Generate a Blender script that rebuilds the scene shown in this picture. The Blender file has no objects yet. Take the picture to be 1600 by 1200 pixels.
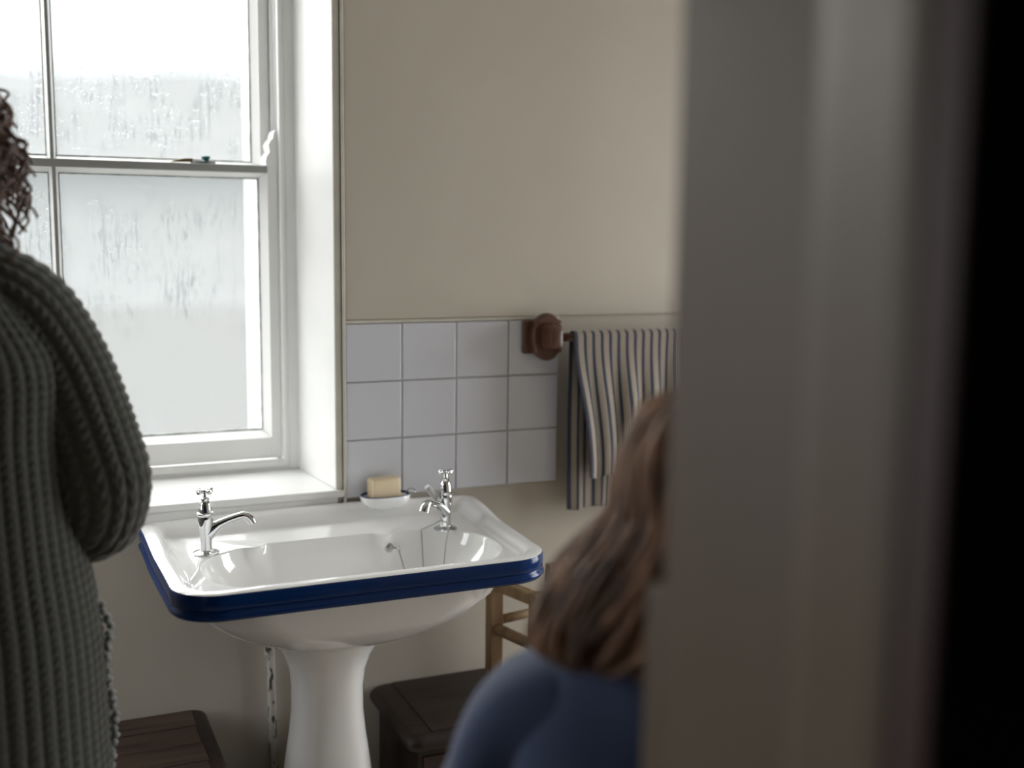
import bpy, bmesh, math, random
import numpy as np
from mathutils import Vector, Matrix
PI = math.pi
random.seed(7); rng = np.random.default_rng(7)
sc = bpy.context.scene
col = sc.collection
S = 0.11          # one wall tile in metres
T = 1.152         # height of the top edge of the tiles

# ------------------------------------------------------------------ camera, world, exposure
cd = bpy.data.cameras.new('camera'); cam = bpy.data.objects.new('camera', cd); col.objects.link(cam)
cd.sensor_width = 32.0; cd.lens = 35.0; cd.clip_start = 0.02; cd.clip_end = 500
cam.matrix_world = Matrix(((0.91513502, 0.04385132, -0.40075549, -0.5503), (-0.40296405, 0.12948016, -0.90601041, -2.0156),
                           (0.01216014, 0.99061191, 0.13616233, 1.3272), (0, 0, 0, 1)))
cd.dof.use_dof = True; cd.dof.focus_distance = 1.84; cd.dof.aperture_fstop = 1.45
sc.camera = cam
sc.view_settings.view_transform = 'Standard'; sc.view_settings.look = 'None'
sc.view_settings.exposure = 0.30; sc.view_settings.gamma = 1.0; sc.view_settings.use_curve_mapping = False
sc.cycles.max_bounces = 14; sc.cycles.diffuse_bounces = 8; sc.cycles.transparent_max_bounces = 16
sc.cycles.glossy_bounces = 6
sc.cycles.sample_clamp_indirect = 6.0

world = bpy.data.worlds.new('overcast_sky'); sc.world = world; world.use_nodes = True
wn = world.node_tree.nodes; wl = world.node_tree.links
bg = wn['Background']
tc = wn.new('ShaderNodeTexCoord'); sp = wn.new('ShaderNodeSeparateXYZ'); cr = wn.new('ShaderNodeValToRGB')
wl.new(tc.outputs['Generated'], sp.inputs[0]); wl.new(sp.outputs['Z'], cr.inputs[0]); wl.new(cr.outputs[0], bg.inputs[0])
SKY = 3.1
cr.color_ramp.elements[0].position = 0.0; cr.color_ramp.elements[0].color = (0.35, 0.362, 0.375, 1)   # overcast sky, three times brighter overhead
cr.color_ramp.elements[1].position = 1.0; cr.color_ramp.elements[1].color = (0.96, 0.98, 1.0, 1)
bg.inputs[1].default_value = SKY
pl = bpy.data.lights.new('window_portal', 'AREA'); po = bpy.data.objects.new('window_portal', pl); col.objects.link(po)
pl.shape = 'RECTANGLE'; pl.size = 0.84; pl.size_y = 1.18; pl.cycles.is_portal = True
po.location = (-0.479, 0.34, T + 2.55 * S); po.rotation_euler = (-PI / 2, 0, 0)
pl2 = bpy.data.lights.new('side_fill_light', 'AREA'); po2 = bpy.data.objects.new('side_fill_light', pl2); col.objects.link(po2); pl2.shape = 'RECTANGLE'; pl2.size = 1.16; pl2.size_y = .82; pl2.energy = 24.5; pl2.color = (.97, .985, 1.0)
po2.location = (1.98, -.62, 1.10); po2.rotation_euler = (0, PI / 2, 0)    # fill light in the unseen window added to the right-hand wall
pl3 = pl2.copy(); po3 = bpy.data.objects.new('left_fill_light', pl3); col.objects.link(po3); pl3.size = 1.0; pl3.size_y = .72; pl3.energy = 7.5
po3.location = (-1.70, -.50, 1.25); po3.rotation_euler = (0, -PI / 2, 0)    # fill light in the smaller unseen window added to the left wall
sl_ = bpy.data.lights.new('hazy_sun', 'SUN'); so0 = bpy.data.objects.new('hazy_sun', sl_); col.objects.link(so0)
sl_.energy = 6.6; sl_.angle = math.radians(70); sl_.color = (1.0, .985, .96)
so0.rotation_euler = Vector((.42, -.72, -.56)).to_track_quat('-Z', 'Y').to_euler()

# ------------------------------------------------------------------ helpers
class MB:
    def __init__(s): s.v = []; s.f = []; s.uv = {}
    def add(s, v, f):
        o = len(s.v); s.v += [tuple(p) for p in v]; s.f += [tuple(i + o for i in q) for q in f]; return s
    def box(s, x0, x1, y0, y1, z0, z1):
        return s.add([(x, y, z) for x in (x0, x1) for y in (y0, y1) for z in (z0, z1)],
                     [(0, 1, 3, 2), (4, 6, 7, 5), (0, 4, 5, 1), (2, 3, 7, 6), (0, 2, 6, 4), (1, 5, 7, 3)])
    def bar(s, a, b, w, h, up=(0, 0, 1)):
        a, b = Vector(a), Vector(b); d = (b - a).normalized(); r = d.cross(Vector(up)).normalized(); u = r.cross(d)
        c = [p + r * i * w / 2 + u * j * h / 2 for p in (a, b) for i, j in ((-1, -1), (1, -1), (1, 1), (-1, 1))]
        return s.add(c, [(3, 2, 1, 0), (4, 5, 6, 7), (0, 1, 5, 4), (1, 2, 6, 5), (2, 3, 7, 6), (3, 0, 4, 7)])
    def prism(s, poly, z0, z1, ax='z'):
        n = len(poly)
        def p3(a, b, c): return {'z': (a, b, c), 'x': (c, a, b), 'y': (a, c, b)}[ax]
        return s.add([p3(a, b, z0) for a, b in poly] + [p3(a, b, z1) for a, b in poly],
                     [tuple(range(n))[::-1], tuple(range(n, 2 * n))] + [(i, (i + 1) % n, n + (i + 1) % n, n + i) for i in range(n)])
    def rings(s, R, cap0=True, cap1=True):
        n = len(R[0]); v = [p for r in R for p in r]; f = []
        for k in range(len(R) - 1):
            for i in range(n):
                j = (i + 1) % n; f.append((k * n + i, k * n + j, (k + 1) * n + j, (k + 1) * n + i))
        if cap0: f.append(tuple(range(n))[::-1])
        if cap1: f.append(tuple(range((len(R) - 1) * n, len(R) * n)))
        return s.add(v, f)
    def lathe(s, prof, c=(0, 0, 0), n=28, ax=(0, 0, 1), caps=True):
        q = Vector((0, 0, 1)).rotation_difference(Vector(ax)); c = Vector(c)
        return s.rings([[c + q @ Vector((r * math.cos(2 * PI * i / n), r * math.sin(2 * PI * i / n), z)) for i in range(n)] for r, z in prof], caps, caps)
    def tube(s, pts, r, n=10, flat=1.0):
        pts = [Vector(p) for p in pts]; m = len(pts); rr = r if hasattr(r, '__len__') else [r] * m
        R = []; nrm = None
        for k in range(m):
            d = (pts[min(k + 1, m - 1)] - pts[max(k - 1, 0)]).normalized()
            if nrm is None: nrm = d.orthogonal().normalized()
            nrm = (nrm - d * nrm.dot(d))
            nrm = nrm.normalized() if nrm.length > 1e-6 else d.orthogonal().normalized()
            b = d.cross(nrm)
            R.append([pts[k] + (nrm * math.cos(2 * PI * i / n) + b * math.sin(2 * PI * i / n) * flat) * rr[k] for i in range(n)])
        return s.rings(R)
    def ball(s, c, r, n=14, m=8):
        c = Vector(c); rx, ry, rz = r if hasattr(r, '__len__') else (r, r, r)
        return s.rings([[c + Vector((rx * math.sin(t) * math.cos(2 * PI * i / n), ry * math.sin(t) * math.sin(2 * PI * i / n), -rz * math.cos(t))) for i in range(n)]
                        for t in [PI * (k + .08) / (m + .16) for k in range(m + 1)]])
def obj(name, mb, m, parent=None, smooth=False, bevel=0, kind=None, loc=None, seg=2):
    me = bpy.data.meshes.new(name); me.from_pydata([tuple(p) for p in mb.v], [], mb.f); me.update()
    bm = bmesh.new(); bm.from_mesh(me); bmesh.ops.recalc_face_normals(bm, faces=bm.faces); bm.to_mesh(me); bm.free()
    if smooth is not False:
        me.polygons.foreach_set('use_smooth', [True] * len(me.polygons))
        if smooth is not True: me.set_sharp_from_angle(angle=math.radians(smooth))
    me.materials.append(m)
    o = bpy.data.objects.new(name, me); col.objects.link(o)
    if bevel:
        b = o.modifiers.new('bevel', 'BEVEL'); b.width = bevel; b.segments = seg; b.limit_method = 'ANGLE'; b.angle_limit = math.radians(35); b.harden_normals = False
    if parent: o.parent = parent; o.matrix_parent_inverse = parent.matrix_basis.inverted()
    if kind: o['kind'] = kind
    if loc: o.location = loc
    return o
def thing(name, label, cat, loc, group=None):
    o = bpy.data.objects.new(name, None); o.empty_display_size = .05; col.objects.link(o); o.location = loc
    o['label'] = label; o['category'] = cat
    if group: o['group'] = group
    return o
def tag(o, label, cat, group=None):
    o['label'] = label; o['category'] = cat
    if group: o['group'] = group
    return o
def w(x, y, z): return (x * S, y * S, T + z * S)      # tile units on the wall -> metres
def npmesh(name, V, F, m, parent=None, uv=None, smooth=True):
    me = bpy.data.meshes.new(name); V = np.asarray(V, np.float32); F = np.asarray(F, np.int32)
    me.vertices.add(len(V)); me.vertices.foreach_set('co', V.ravel())
    me.loops.add(F.size); me.loops.foreach_set('vertex_index', F.ravel())
    me.polygons.add(len(F)); me.polygons.foreach_set('loop_start', np.arange(0, F.size, F.shape[1], dtype=np.int32))
    if uv is not None:
        l = me.uv_layers.new(name='UVMap'); l.data.foreach_set('uv', np.asarray(uv, np.float32)[F.ravel()].ravel())
    me.update(); me.validate()
    if smooth: me.polygons.foreach_set('use_smooth', [True] * len(me.polygons))
    me.materials.append(m); o = bpy.data.objects.new(name, me); col.objects.link(o)
    if parent: o.parent = parent; o.matrix_parent_inverse = parent.matrix_basis.inverted()
    return o
def gridfaces(nv, nu, wrap=True):
    i, j = np.meshgrid(np.arange(nv - 1), np.arange(nu if wrap else nu - 1), indexing='ij'); j2 = (j + 1) % nu
    return np.stack([i * nu + j, i * nu + j2, (i + 1) * nu + j2, (i + 1) * nu + j], -1).reshape(-1, 4)

# ------------------------------------------------------------------ materials
def mat(name, c, rough=.5, metal=0, var=None, scale=8, stretch=(1, 1, 1), bump=0, bscale=60, coat=0, sheen=0, spec=.5, detail=4, pos=(.35, .7)):
    m = bpy.data.materials.new(name); m.use_nodes = True; nt = m.node_tree; N = nt.nodes; L = nt.links
    b = N['Principled BSDF']; b.inputs['Base Color'].default_value = (*c, 1); b.inputs['Roughness'].default_value = rough
    b.inputs['Metallic'].default_value = metal; b.inputs['Coat Weight'].default_value = coat; b.inputs['Sheen Weight'].default_value = sheen
    b.inputs['Specular IOR Level'].default_value = spec; b.inputs['Coat Roughness'].default_value = .05
    if var or bump:
        t = N.new('ShaderNodeTexCoord'); mp = N.new('ShaderNodeMapping'); mp.inputs['Scale'].default_value = stretch; L.new(t.outputs['Object'], mp.inputs[0])
    if var:
        n = N.new('ShaderNodeTexNoise'); n.inputs['Scale'].default_value = scale; n.inputs['Detail'].default_value = detail; L.new(mp.outputs[0], n.inputs[0])
        r = N.new('ShaderNodeValToRGB'); r.color_ramp.elements[0].position = pos[0]; r.color_ramp.elements[1].position = pos[1]
        r.color_ramp.elements[0].color = (*c, 1); r.color_ramp.elements[1].color = (*var, 1)
        L.new(n.outputs[0], r.inputs[0]); L.new(r.outputs[0], b.inputs['Base Color'])
    if bump:
        n2 = N.new('ShaderNodeTexNoise'); n2.inputs['Scale'].default_value = bscale; n2.inputs['Detail'].default_value = 5; L.new(mp.outputs[0], n2.inputs[0])
        bp = N.new('ShaderNodeBump'); bp.inputs['Strength'].default_value = bump; bp.inputs['Distance'].default_value = .004; L.new(n2.outputs[0], bp.inputs['Height']); L.new(bp.outputs[0], b.inputs['Normal'])
    return m
M_WALL = mat('cream_plaster', (.51, .47, .40), .75, var=(.475, .435, .365), scale=3, bump=.12, bscale=14)
M_WHITE = mat('white_gloss_paint', (.80, .80, .79), .28, var=(.76, .765, .755), scale=10, bump=.05, bscale=30)
M_TRIMC = mat('cream_gloss_paint', (.58, .56, .49), .35, var=(.5, .48, .42), scale=20, bump=.08, bscale=40)
M_TILE = mat('pale_glazed_tile', (.60, .61, .66), .16, var=(.58, .595, .64), scale=5, bump=.03, bscale=9)
M_GROUT = mat('grey_grout', (.46, .455, .44), .9, var=(.38, .37, .36), scale=30)
M_PART = mat('drab_partition_paint', (.34, .30, .25), .7)
M_CEIL = mat('ceiling_paint', (.68, .67, .63), .85)
M_FLOOR = mat('floor_boards', (.52, .47, .40), .5, var=(.46, .41, .34), scale=6, stretch=(12, 1, 1))
M_PORC = mat('white_porcelain', (.89, .895, .89), .07, var=(.875, .88, .875), scale=3, coat=.5)
M_BLUE = mat('blue_glaze', (.003, .026, .12), .17, var=(.005, .036, .16), scale=14, stretch=(.3, .3, 4), coat=.0, spec=.22, bump=.05, bscale=20)
M_CHROME = mat('chrome', (.66, .67, .68), .07, metal=1)
M_STEEL = mat('dull_chain_steel', (.42, .42, .42), .3, metal=1)
M_DKWOOD = mat('dark_stained_wood', (.016, .009, .007), .5, var=(.032, .018, .012), scale=7, stretch=(.8, 7, 7), bump=.1, bscale=30)
M_REDW = mat('reddish_dark_wood', (.026, .010, .009), .5, var=(.04, .018, .015), scale=8, stretch=(7, 7, .8))
M_WORN = mat('worn_dark_wood', (.03, .016, .012), .45, var=(.1, .06, .042), scale=9, stretch=(.5, 5, 5), bump=.15, bscale=30, pos=(.3, .75))
M_BRWOOD = mat('varnished_brown_wood', (.075, .03, .016), .38, var=(.11, .048, .026), scale=9, stretch=(6, 1, 1), bump=.05)
M_PALEW = mat('pale_waxed_pine', (.30, .20, .105), .5, var=(.19, .11, .055), scale=9, stretch=(6, 6, .8), bump=.06)
M_SOAP = mat('cream_soap', (.70, .57, .37), .42, var=(.72, .61, .43), scale=9)
M_PEG = mat('matte_grey_rubber', (.48, .48, .46), .5)
M_BRASS = mat('aged_brass', (.30, .21, .09), .45, metal=.7, var=(.14, .1, .06), scale=60)
M_TEAL = mat('verdigris_paint', (.012, .11, .12), .5)
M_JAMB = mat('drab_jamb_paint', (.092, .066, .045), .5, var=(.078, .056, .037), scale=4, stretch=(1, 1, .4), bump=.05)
M_HALL = mat('dark_hall_paint', (.10, .09, .075), .8)
M_CASING = mat('maroon_casing_paint', (.034, .013, .012), .6)
M_SKIN = mat('skin', (.50, .30, .22), .5, var=(.46, .26, .19), scale=20)
M_IRIS = mat('brown_iris', (.04, .022, .012), .15)
M_EYE = mat('eye_white', (.6, .6, .58), .2)
M_KNIT = mat('grey_green_knit_wool', (.037, .038, .031), .95, var=(.056, .058, .048), scale=120, sheen=.35)
M_KNITE = mat('pale_knit_edging', (.26, .275, .27), .95, var=(.14, .15, .145), scale=130, sheen=.3)
M_HAIRD = mat('brown_curls', (.06, .032, .023), .4, var=(.16, .09, .065), scale=14)
M_HAIRL = mat('light_brown_hair', (.26, .14, .08), .55, var=(.035, .02, .014), scale=11, stretch=(5, 5, .5), pos=(.32, .66), spec=.25)
M_NAVY = mat('navy_shirt_cotton', (.012, .026, .075), .85, var=(.018, .035, .09), scale=9, sheen=.25, bump=.1, bscale=40)
M_DENIM = mat('dark_denim', (.03, .04, .07), .85)
M_TROUS = mat('charcoal_trousers', (.03, .03, .032), .9)
M_SHOE = mat('black_leather', (.02, .018, .017), .4)
def pipe_mat():
    m = mat('chipped_white_pipe_paint', (.50, .48, .43), .5); nt = m.node_tree; N, L = nt.nodes, nt.links; b = N['Principled BSDF']
    t = N.new('ShaderNodeTexCoord'); mp = N.new('ShaderNodeMapping'); mp.inputs['Scale'].default_value = (60, 60, 22)
    n = N.new('ShaderNodeTexNoise'); n.inputs['Scale'].default_value = 1.6; n.inputs['Detail'].default_value = 6
    r = N.new('ShaderNodeValToRGB'); r.color_ramp.elements[0].position = .55; r.color_ramp.elements[1].position = .58
    r.color_ramp.elements[0].color = (.55, .53, .48, 1); r.color_ramp.elements[1].color = (.07, .06, .05, 1)
    L.new(t.outputs['Object'], mp.inputs[0]); L.new(mp.outputs[0], n.inputs[0]); L.new(n.outputs[0], r.inputs[0]); L.new(r.outputs[0], b.inputs['Base Color']); return m
M_PIPE = pipe_mat()
def towel_mat():
    m = mat('striped_towel_cotton', (.3, .27, .22), .95, sheen=.3); nt = m.node_tree; N, L = nt.nodes, nt.links; b = N['Principled BSDF']
    u = N.new('ShaderNodeUVMap'); s = N.new('ShaderNodeSeparateXYZ'); f = N.new('ShaderNodeMath'); f.operation = 'FRACT'
    r = N.new('ShaderNodeValToRGB'); r.color_ramp.interpolation = 'CONSTANT'; e = r.color_ramp.elements
    for p, c in ((.0, (.034, .039, .062)), (.42, (.40, .36, .29)), (.52, (.19, .145, .115)), (.64, (.44, .40, .33)), (.73, (.24, .18, .14)), (.89, (.42, .38, .31))):
        k = e[0] if p == 0 else (e[1] if p == .42 else e.new(p)); k.position = p; k.color = (*c, 1)
    L.new(u.outputs[0], s.inputs[0]); L.new(s.outputs[0], f.inputs[0]); L.new(f.outputs[0], r.inputs[0]); L.new(r.outputs[0], b.inputs['Base Color'])
    n = N.new('ShaderNodeTexNoise'); n.inputs['Scale'].default_value = 900; bp = N.new('ShaderNodeBump'); bp.inputs['Strength'].default_value = .3; bp.inputs['Distance'].default_value = .001
    L.new(n.outputs[0], bp.inputs['Height']); L.new(bp.outputs[0], b.inputs['Normal']); return m
M_TOWEL = towel_mat()
def glass_mat(name, clear_top, lo, hi):
    """Misted window glass: clear glass, a milky film of condensation, runs and drops. UV: x in metres, y 0 (bottom) to 1 (top)."""
    m = bpy.data.materials.new(name); m.use_nodes = True; nt = m.node_tree; N, L = nt.nodes, nt.links; N.remove(N['Principled BSDF']); out = N['Material Output']
    uv = N.new('ShaderNodeUVMap'); sx = N.new('ShaderNodeSeparateXYZ'); L.new(uv.outputs[0], sx.inputs[0])
    def noise(scale, st, det=3):
        mp = N.new('ShaderNodeMapping'); mp.inputs['Scale'].default_value = st; n = N.new('ShaderNodeTexNoise'); n.inputs['Scale'].default_value = scale; n.inputs['Detail'].default_value = det
        L.new(uv.outputs[0], mp.inputs[0]); L.new(mp.outputs[0], n.inputs[0]); return n.outputs[0]
    def ramp(src, p0, p1, c0=0, c1=1):
        r = N.new('ShaderNodeMapRange'); r.inputs[1].default_value = p0; r.inputs[2].default_value = p1; r.inputs[3].default_value = c0; r.inputs[4].default_value = c1; r.interpolation_type = 'SMOOTHSTEP'
        L.new(src, r.inputs[0]); return r.outputs[0]
    def math_(op, a, b):
        q = N.new('ShaderNodeMath'); q.operation = op
        for i, x in enumerate((a, b)):
            if isinstance(x, (int, float)): q.inputs[i].default_value = x
            else: L.new(x, q.inputs[i])
        return q.outputs[0]
    edge = noise(9, (1, .25, 1))
    h = math_('ADD', sx.outputs[1], math_('MULTIPLY', math_('SUBTRACT', edge, .5), .35))
    film = ramp(h, clear_top - .14, clear_top + .10, 1, 0)                      # condensation below, clear glass above
    runs_zone = math_('MULTIPLY', ramp(h, lo - .1, lo + .08), ramp(h, hi - .10, hi + .10, 1, 0))
    patch = ramp(noise(17, (1, .35, 1)), .38, .60)
    wob = N.new('ShaderNodeVectorMath'); wob.operation = 'ADD'; wn_ = N.new('ShaderNodeCombineXYZ'); L.new(math_('MULTIPLY', noise(1, (14, 22, 1), 3), .010), wn_.inputs[0]); L.new(uv.outputs[0], wob.inputs[0]); L.new(wn_.outputs[0], wob.inputs[1])
    def noise2(st, det):
        mp = N.new('ShaderNodeMapping'); mp.inputs['Scale'].default_value = st; n = N.new('ShaderNodeTexNoise'); n.inputs['Scale'].default_value = 1; n.inputs['Detail'].default_value = det
        L.new(wob.outputs[0], mp.inputs[0]); L.new(mp.outputs[0], n.inputs[0]); return n.outputs[0]
    runs = ramp(noise2((170, 3, 1), 4), .54, .62)                               # thin wandering vertical runs
    drops = ramp(noise2((400, 42, 1), 3), .57, .64)
    wet = math_('MULTIPLY', math_('MULTIPLY', math_('MAXIMUM', math_('MULTIPLY', runs, .8), drops), runs_zone), patch)
    clearr = math_('MULTIPLY', math_('MULTIPLY', ramp(noise2((240, 16, 1), 3), .54, .66), runs_zone), patch)   # clean tracks left in the film
    film = math_('MULTIPLY', film, math_('SUBTRACT', 1, math_('MULTIPLY', clearr, .9)))
    tr = N.new('ShaderNodeBsdfTransparent'); tr.inputs[0].default_value = (.95, .965, .96, 1)
    td = N.new('ShaderNodeBsdfRefraction'); td.inputs['IOR'].default_value = 1.33; td.inputs['Roughness'].default_value = .05; td.inputs[0].default_value = (.80, .82, .84, 1)
    bp = N.new('ShaderNodeBump'); bp.inputs['Strength'].default_value = 1.0; bp.inputs['Distance'].default_value = .0013; L.new(wet, bp.inputs['Height']); L.new(bp.outputs[0], td.inputs['Normal'])
    tl = N.new('ShaderNodeBsdfTranslucent'); tl.inputs[0].default_value = (.80, .81, .815, 1)
    gl = N.new('ShaderNodeBsdfGlossy'); gl.inputs['Roughness'].default_value = .08
    m1 = N.new('ShaderNodeMixShader'); L.new(math_('MULTIPLY', film, .17), m1.inputs[0]); L.new(tr.outputs[0], m1.inputs[1]); L.new(tl.outputs[0], m1.inputs[2])
    m2 = N.new('ShaderNodeMixShader'); L.new(math_('MULTIPLY', wet, .6), m2.inputs[0]); L.new(m1.outputs[0], m2.inputs[1]); L.new(td.outputs[0], m2.inputs[2])
    m3 = N.new('ShaderNodeMixShader'); m3.inputs[0].default_value = .035; L.new(m2.outputs[0], m3.inputs[1]); L.new(gl.outputs[0], m3.inputs[2])
    L.new(m3.outputs[0], out.inputs[0]); return m
M_GLU = glass_mat('misted_glass_upper', .62, .05, .50)
M_GLL = glass_mat('misted_glass_lower', 2.0, .45, .98)
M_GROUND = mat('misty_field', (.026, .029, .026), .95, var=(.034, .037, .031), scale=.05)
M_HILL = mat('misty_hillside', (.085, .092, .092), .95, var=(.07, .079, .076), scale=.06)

M_HILL2 = mat('mist_tinted_far_hillside', (.17, .178, .182), .95)  # far ridges get paler: aerial haze painted into their colours
M_HILL3 = mat('mist_tinted_pale_ridge', (.30, .31, .315), .95)
M_RAIL = mat('shade_darkened_white_paint', (.29, .295, .285), .4, var=(.26, .26, .25), scale=12)  # white paint darkened: shade on rail and glazing bars put into the colour
# ------------------------------------------------------------------ room shell
XL, XR, YF, ZC = -1.55, 1.8, -1.385, 2.42
wxr, wxl = -.14, -8.56                     # window reveal, inner edges at the wall face (tile units)
vxr, vxl = -.33, -8.37                     # and where it meets the frame
Yf = 1.87                                  # frame depth (tile units)
SILL, HEAD = -2.83, 8.1
mb = MB()
mb.prism([(wxr * S, 0), (XR, 0), (XR, .42), (vxr * S, .42), (vxr * S, Yf * S)], 0, ZC)
mb.prism([(XL, 0), (wxl * S, 0), (vxl * S, Yf * S), (vxl * S, .42), (XL, .42)], 0, ZC)
mb.prism([(wxl * S, 0), (wxr * S, 0), (vxr * S, Yf * S), (vxr * S, .42), (vxl * S, .42), (vxl * S, Yf * S)], 0, T + (SILL - .13) * S)
mb.prism([(wxl * S, 0), (wxr * S, 0), (vxr * S, Yf * S), (vxr * S, .42), (vxl * S, .42), (vxl * S, Yf * S)], T + HEAD * S, ZC)
wall = obj('wall_back', mb, M_WALL, kind='structure')
# tiles: grout bed, twelve glazed tiles, cream edging, proud plaster above
obj('grout_bed', MB().box(.02 * S, 3.985 * S, -.0035, .002, T - 2.985 * S, T - .005 * S), M_GROUT, wall)
tb = MB().box(-.489 * S, .489 * S, -.007, .0, -.489 * S, .489 * S)
t0 = obj('tile', tb, M_TILE, wall, bevel=.0016)
first = True
for j in range(3):
    for i in range(4):
        o = t0 if first else t0.copy()
        if not first: col.objects.link(o)
        first = False
        o.location = ((i + .5) * S, 0 - random.uniform(0, .0006), T - (j + .5) * S); o.rotation_euler = (random.uniform(-.004, .004), 0, random.uniform(-.004, .004))
obj('tile_edging', MB().box(.0, 3.99 * S, -.0085, 0, T - .0, T + .055 * S), M_TRIMC, wall, bevel=.002)
obj('plaster_lip', MB().box(.0, XR, -.006, 0, T + .055 * S, ZC), M_WALL, wall, bevel=.004)
wlb = MB().box(XL - .2, XL, YF, -.88, 0, ZC).box(XL - .2, XL, -.12, .42, 0, ZC).box(XL - .2, XL, -.88, -.12, 0, .73).box(XL - .2, XL, -.88, -.12, 1.77, ZC)
wrb = MB().box(XR, XR + .2, YF, -1.04, 0, ZC).box(XR, XR + .2, -.20, .42, 0, ZC).box(XR, XR + .2, -1.04, -.20, 0, .52).box(XR, XR + .2, -1.04, -.20, 1.68, ZC)
for n_, b_ in (('wall_left', wlb), ('wall_right', wrb)):
    obj(n_, b_, M_WALL, kind='structure')
fl = obj('floor', MB().box(XL - .1, XR + .1, -3.4, .42, -.1, 0), M_FLOOR, kind='structure')
obj('ceiling', MB().box(XL - .1, XR + .1, -3.4, .42, ZC, ZC + .1), M_CEIL, kind='structure')
# partition with the doorway the camera looks through
mb = MB().box(-.13, XR, -1.623, YF, 0, ZC).box(XL, -1.06, -1.623, YF, 0, ZC).box(-1.06, -.13, -1.623, YF, 2.08, ZC)
obj('wall_front', mb, M_PART, kind='structure')
added_win_right = bpy.data.objects.new('added_window_right', None); col.objects.link(added_win_right); added_win_right['kind'] = 'structure'; added_win_right.location = (XR + .1, -.62, .52)  # unseen window, added to brighten the room from the right
mb = MB()
for a_ in ((-1.04, -1.0, .52, 1.68), (-.24, -.20, .52, 1.68), (-1.0, -.24, .52, .57), (-1.0, -.24, 1.63, 1.68), (-1.0, -.24, 1.08, 1.11), (-.63, -.61, .57, 1.63)): mb.box(XR + .08, XR + .13, *a_)
obj('window_frame', mb, M_WHITE, added_win_right, bevel=.003)
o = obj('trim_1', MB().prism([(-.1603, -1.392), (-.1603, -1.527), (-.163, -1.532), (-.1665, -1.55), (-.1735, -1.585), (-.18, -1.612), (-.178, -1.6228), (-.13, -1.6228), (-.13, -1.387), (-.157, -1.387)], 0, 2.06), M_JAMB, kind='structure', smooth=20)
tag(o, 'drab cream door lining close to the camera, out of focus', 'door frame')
o = obj('trim_2', MB().box(-.1775, -.06, -1.648, -1.6232, 0, 2.12), M_CASING, kind='structure', bevel=.003)
tag(o, 'dark maroon door casing at the right edge of the picture', 'door casing')
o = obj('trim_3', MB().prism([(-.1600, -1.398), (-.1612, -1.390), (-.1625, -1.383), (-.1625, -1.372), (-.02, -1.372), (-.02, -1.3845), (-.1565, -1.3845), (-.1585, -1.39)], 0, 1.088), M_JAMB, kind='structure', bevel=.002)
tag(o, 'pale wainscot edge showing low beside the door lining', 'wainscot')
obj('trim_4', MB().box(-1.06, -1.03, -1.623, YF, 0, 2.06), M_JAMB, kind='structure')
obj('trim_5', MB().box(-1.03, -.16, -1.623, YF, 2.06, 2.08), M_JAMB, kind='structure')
for n_, b_ in (('wall_hall_front', MB().box(-.06, XR, -1.63, -1.6232, 0, ZC).box(XL, -1.06, -1.63, -1.6232, 0, ZC)), ('wall_hall_left', MB().box(XL - .1, XL, -3.4, -1.623, 0, ZC)), ('wall_hall_right', MB().box(XR, XR + .1, -3.4, -1.623, 0, ZC)), ('wall_hall_back', MB().box(XL - .1, XR + .1, -3.5, -3.4, 0, ZC))):
    obj(n_, b_, M_HALL, kind='structure')
added_win_left = bpy.data.objects.new('added_window_left', None); col.objects.link(added_win_left); added_win_left['kind'] = 'structure'; added_win_left.location = (XL - .1, -.50, .73)  # unseen window, added for fill light from the left
mb = MB()
for a_ in ((-.88, -.84, .73, 1.77), (-.16, -.12, .73, 1.77), (-.84, -.16, .73, .78), (-.84, -.16, 1.72, 1.77), (-.84, -.16, 1.24, 1.27), (-.51, -.49, .78, 1.72)): mb.box(XL - .13, XL - .08, *a_)
obj('window_frame', mb, M_WHITE, added_win_left, bevel=.003)
# land outside
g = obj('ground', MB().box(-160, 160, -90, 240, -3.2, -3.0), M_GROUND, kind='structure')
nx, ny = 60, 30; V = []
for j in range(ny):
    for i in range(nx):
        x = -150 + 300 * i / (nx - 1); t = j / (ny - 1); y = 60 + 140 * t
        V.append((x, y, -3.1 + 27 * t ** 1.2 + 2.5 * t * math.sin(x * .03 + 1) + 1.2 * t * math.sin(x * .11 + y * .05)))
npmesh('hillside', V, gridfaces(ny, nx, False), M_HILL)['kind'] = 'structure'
for nm, y0_, hgt, mt in (('far_hillside', 230, 32, M_HILL2), ('mist_tinted_ridge', 320, 55, M_HILL3)):
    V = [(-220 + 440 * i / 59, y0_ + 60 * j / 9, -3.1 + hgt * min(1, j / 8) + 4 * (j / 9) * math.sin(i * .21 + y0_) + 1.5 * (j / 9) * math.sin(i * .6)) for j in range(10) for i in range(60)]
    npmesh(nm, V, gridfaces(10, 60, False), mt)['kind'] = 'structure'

# ------------------------------------------------------------------ window
win = bpy.data.objects.new('window_1', None); col.objects.link(win); win['kind'] = 'structure'; win.location = w(-4.35, Yf, SILL)
MX = -4.36
def wb(mb, x0, x1, y0, y1, z0, z1):   # box in tile units
    return mb.box(x0 * S, x1 * S, y0 * S, y1 * S, T + z0 * S, T + z1 * S)
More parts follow.
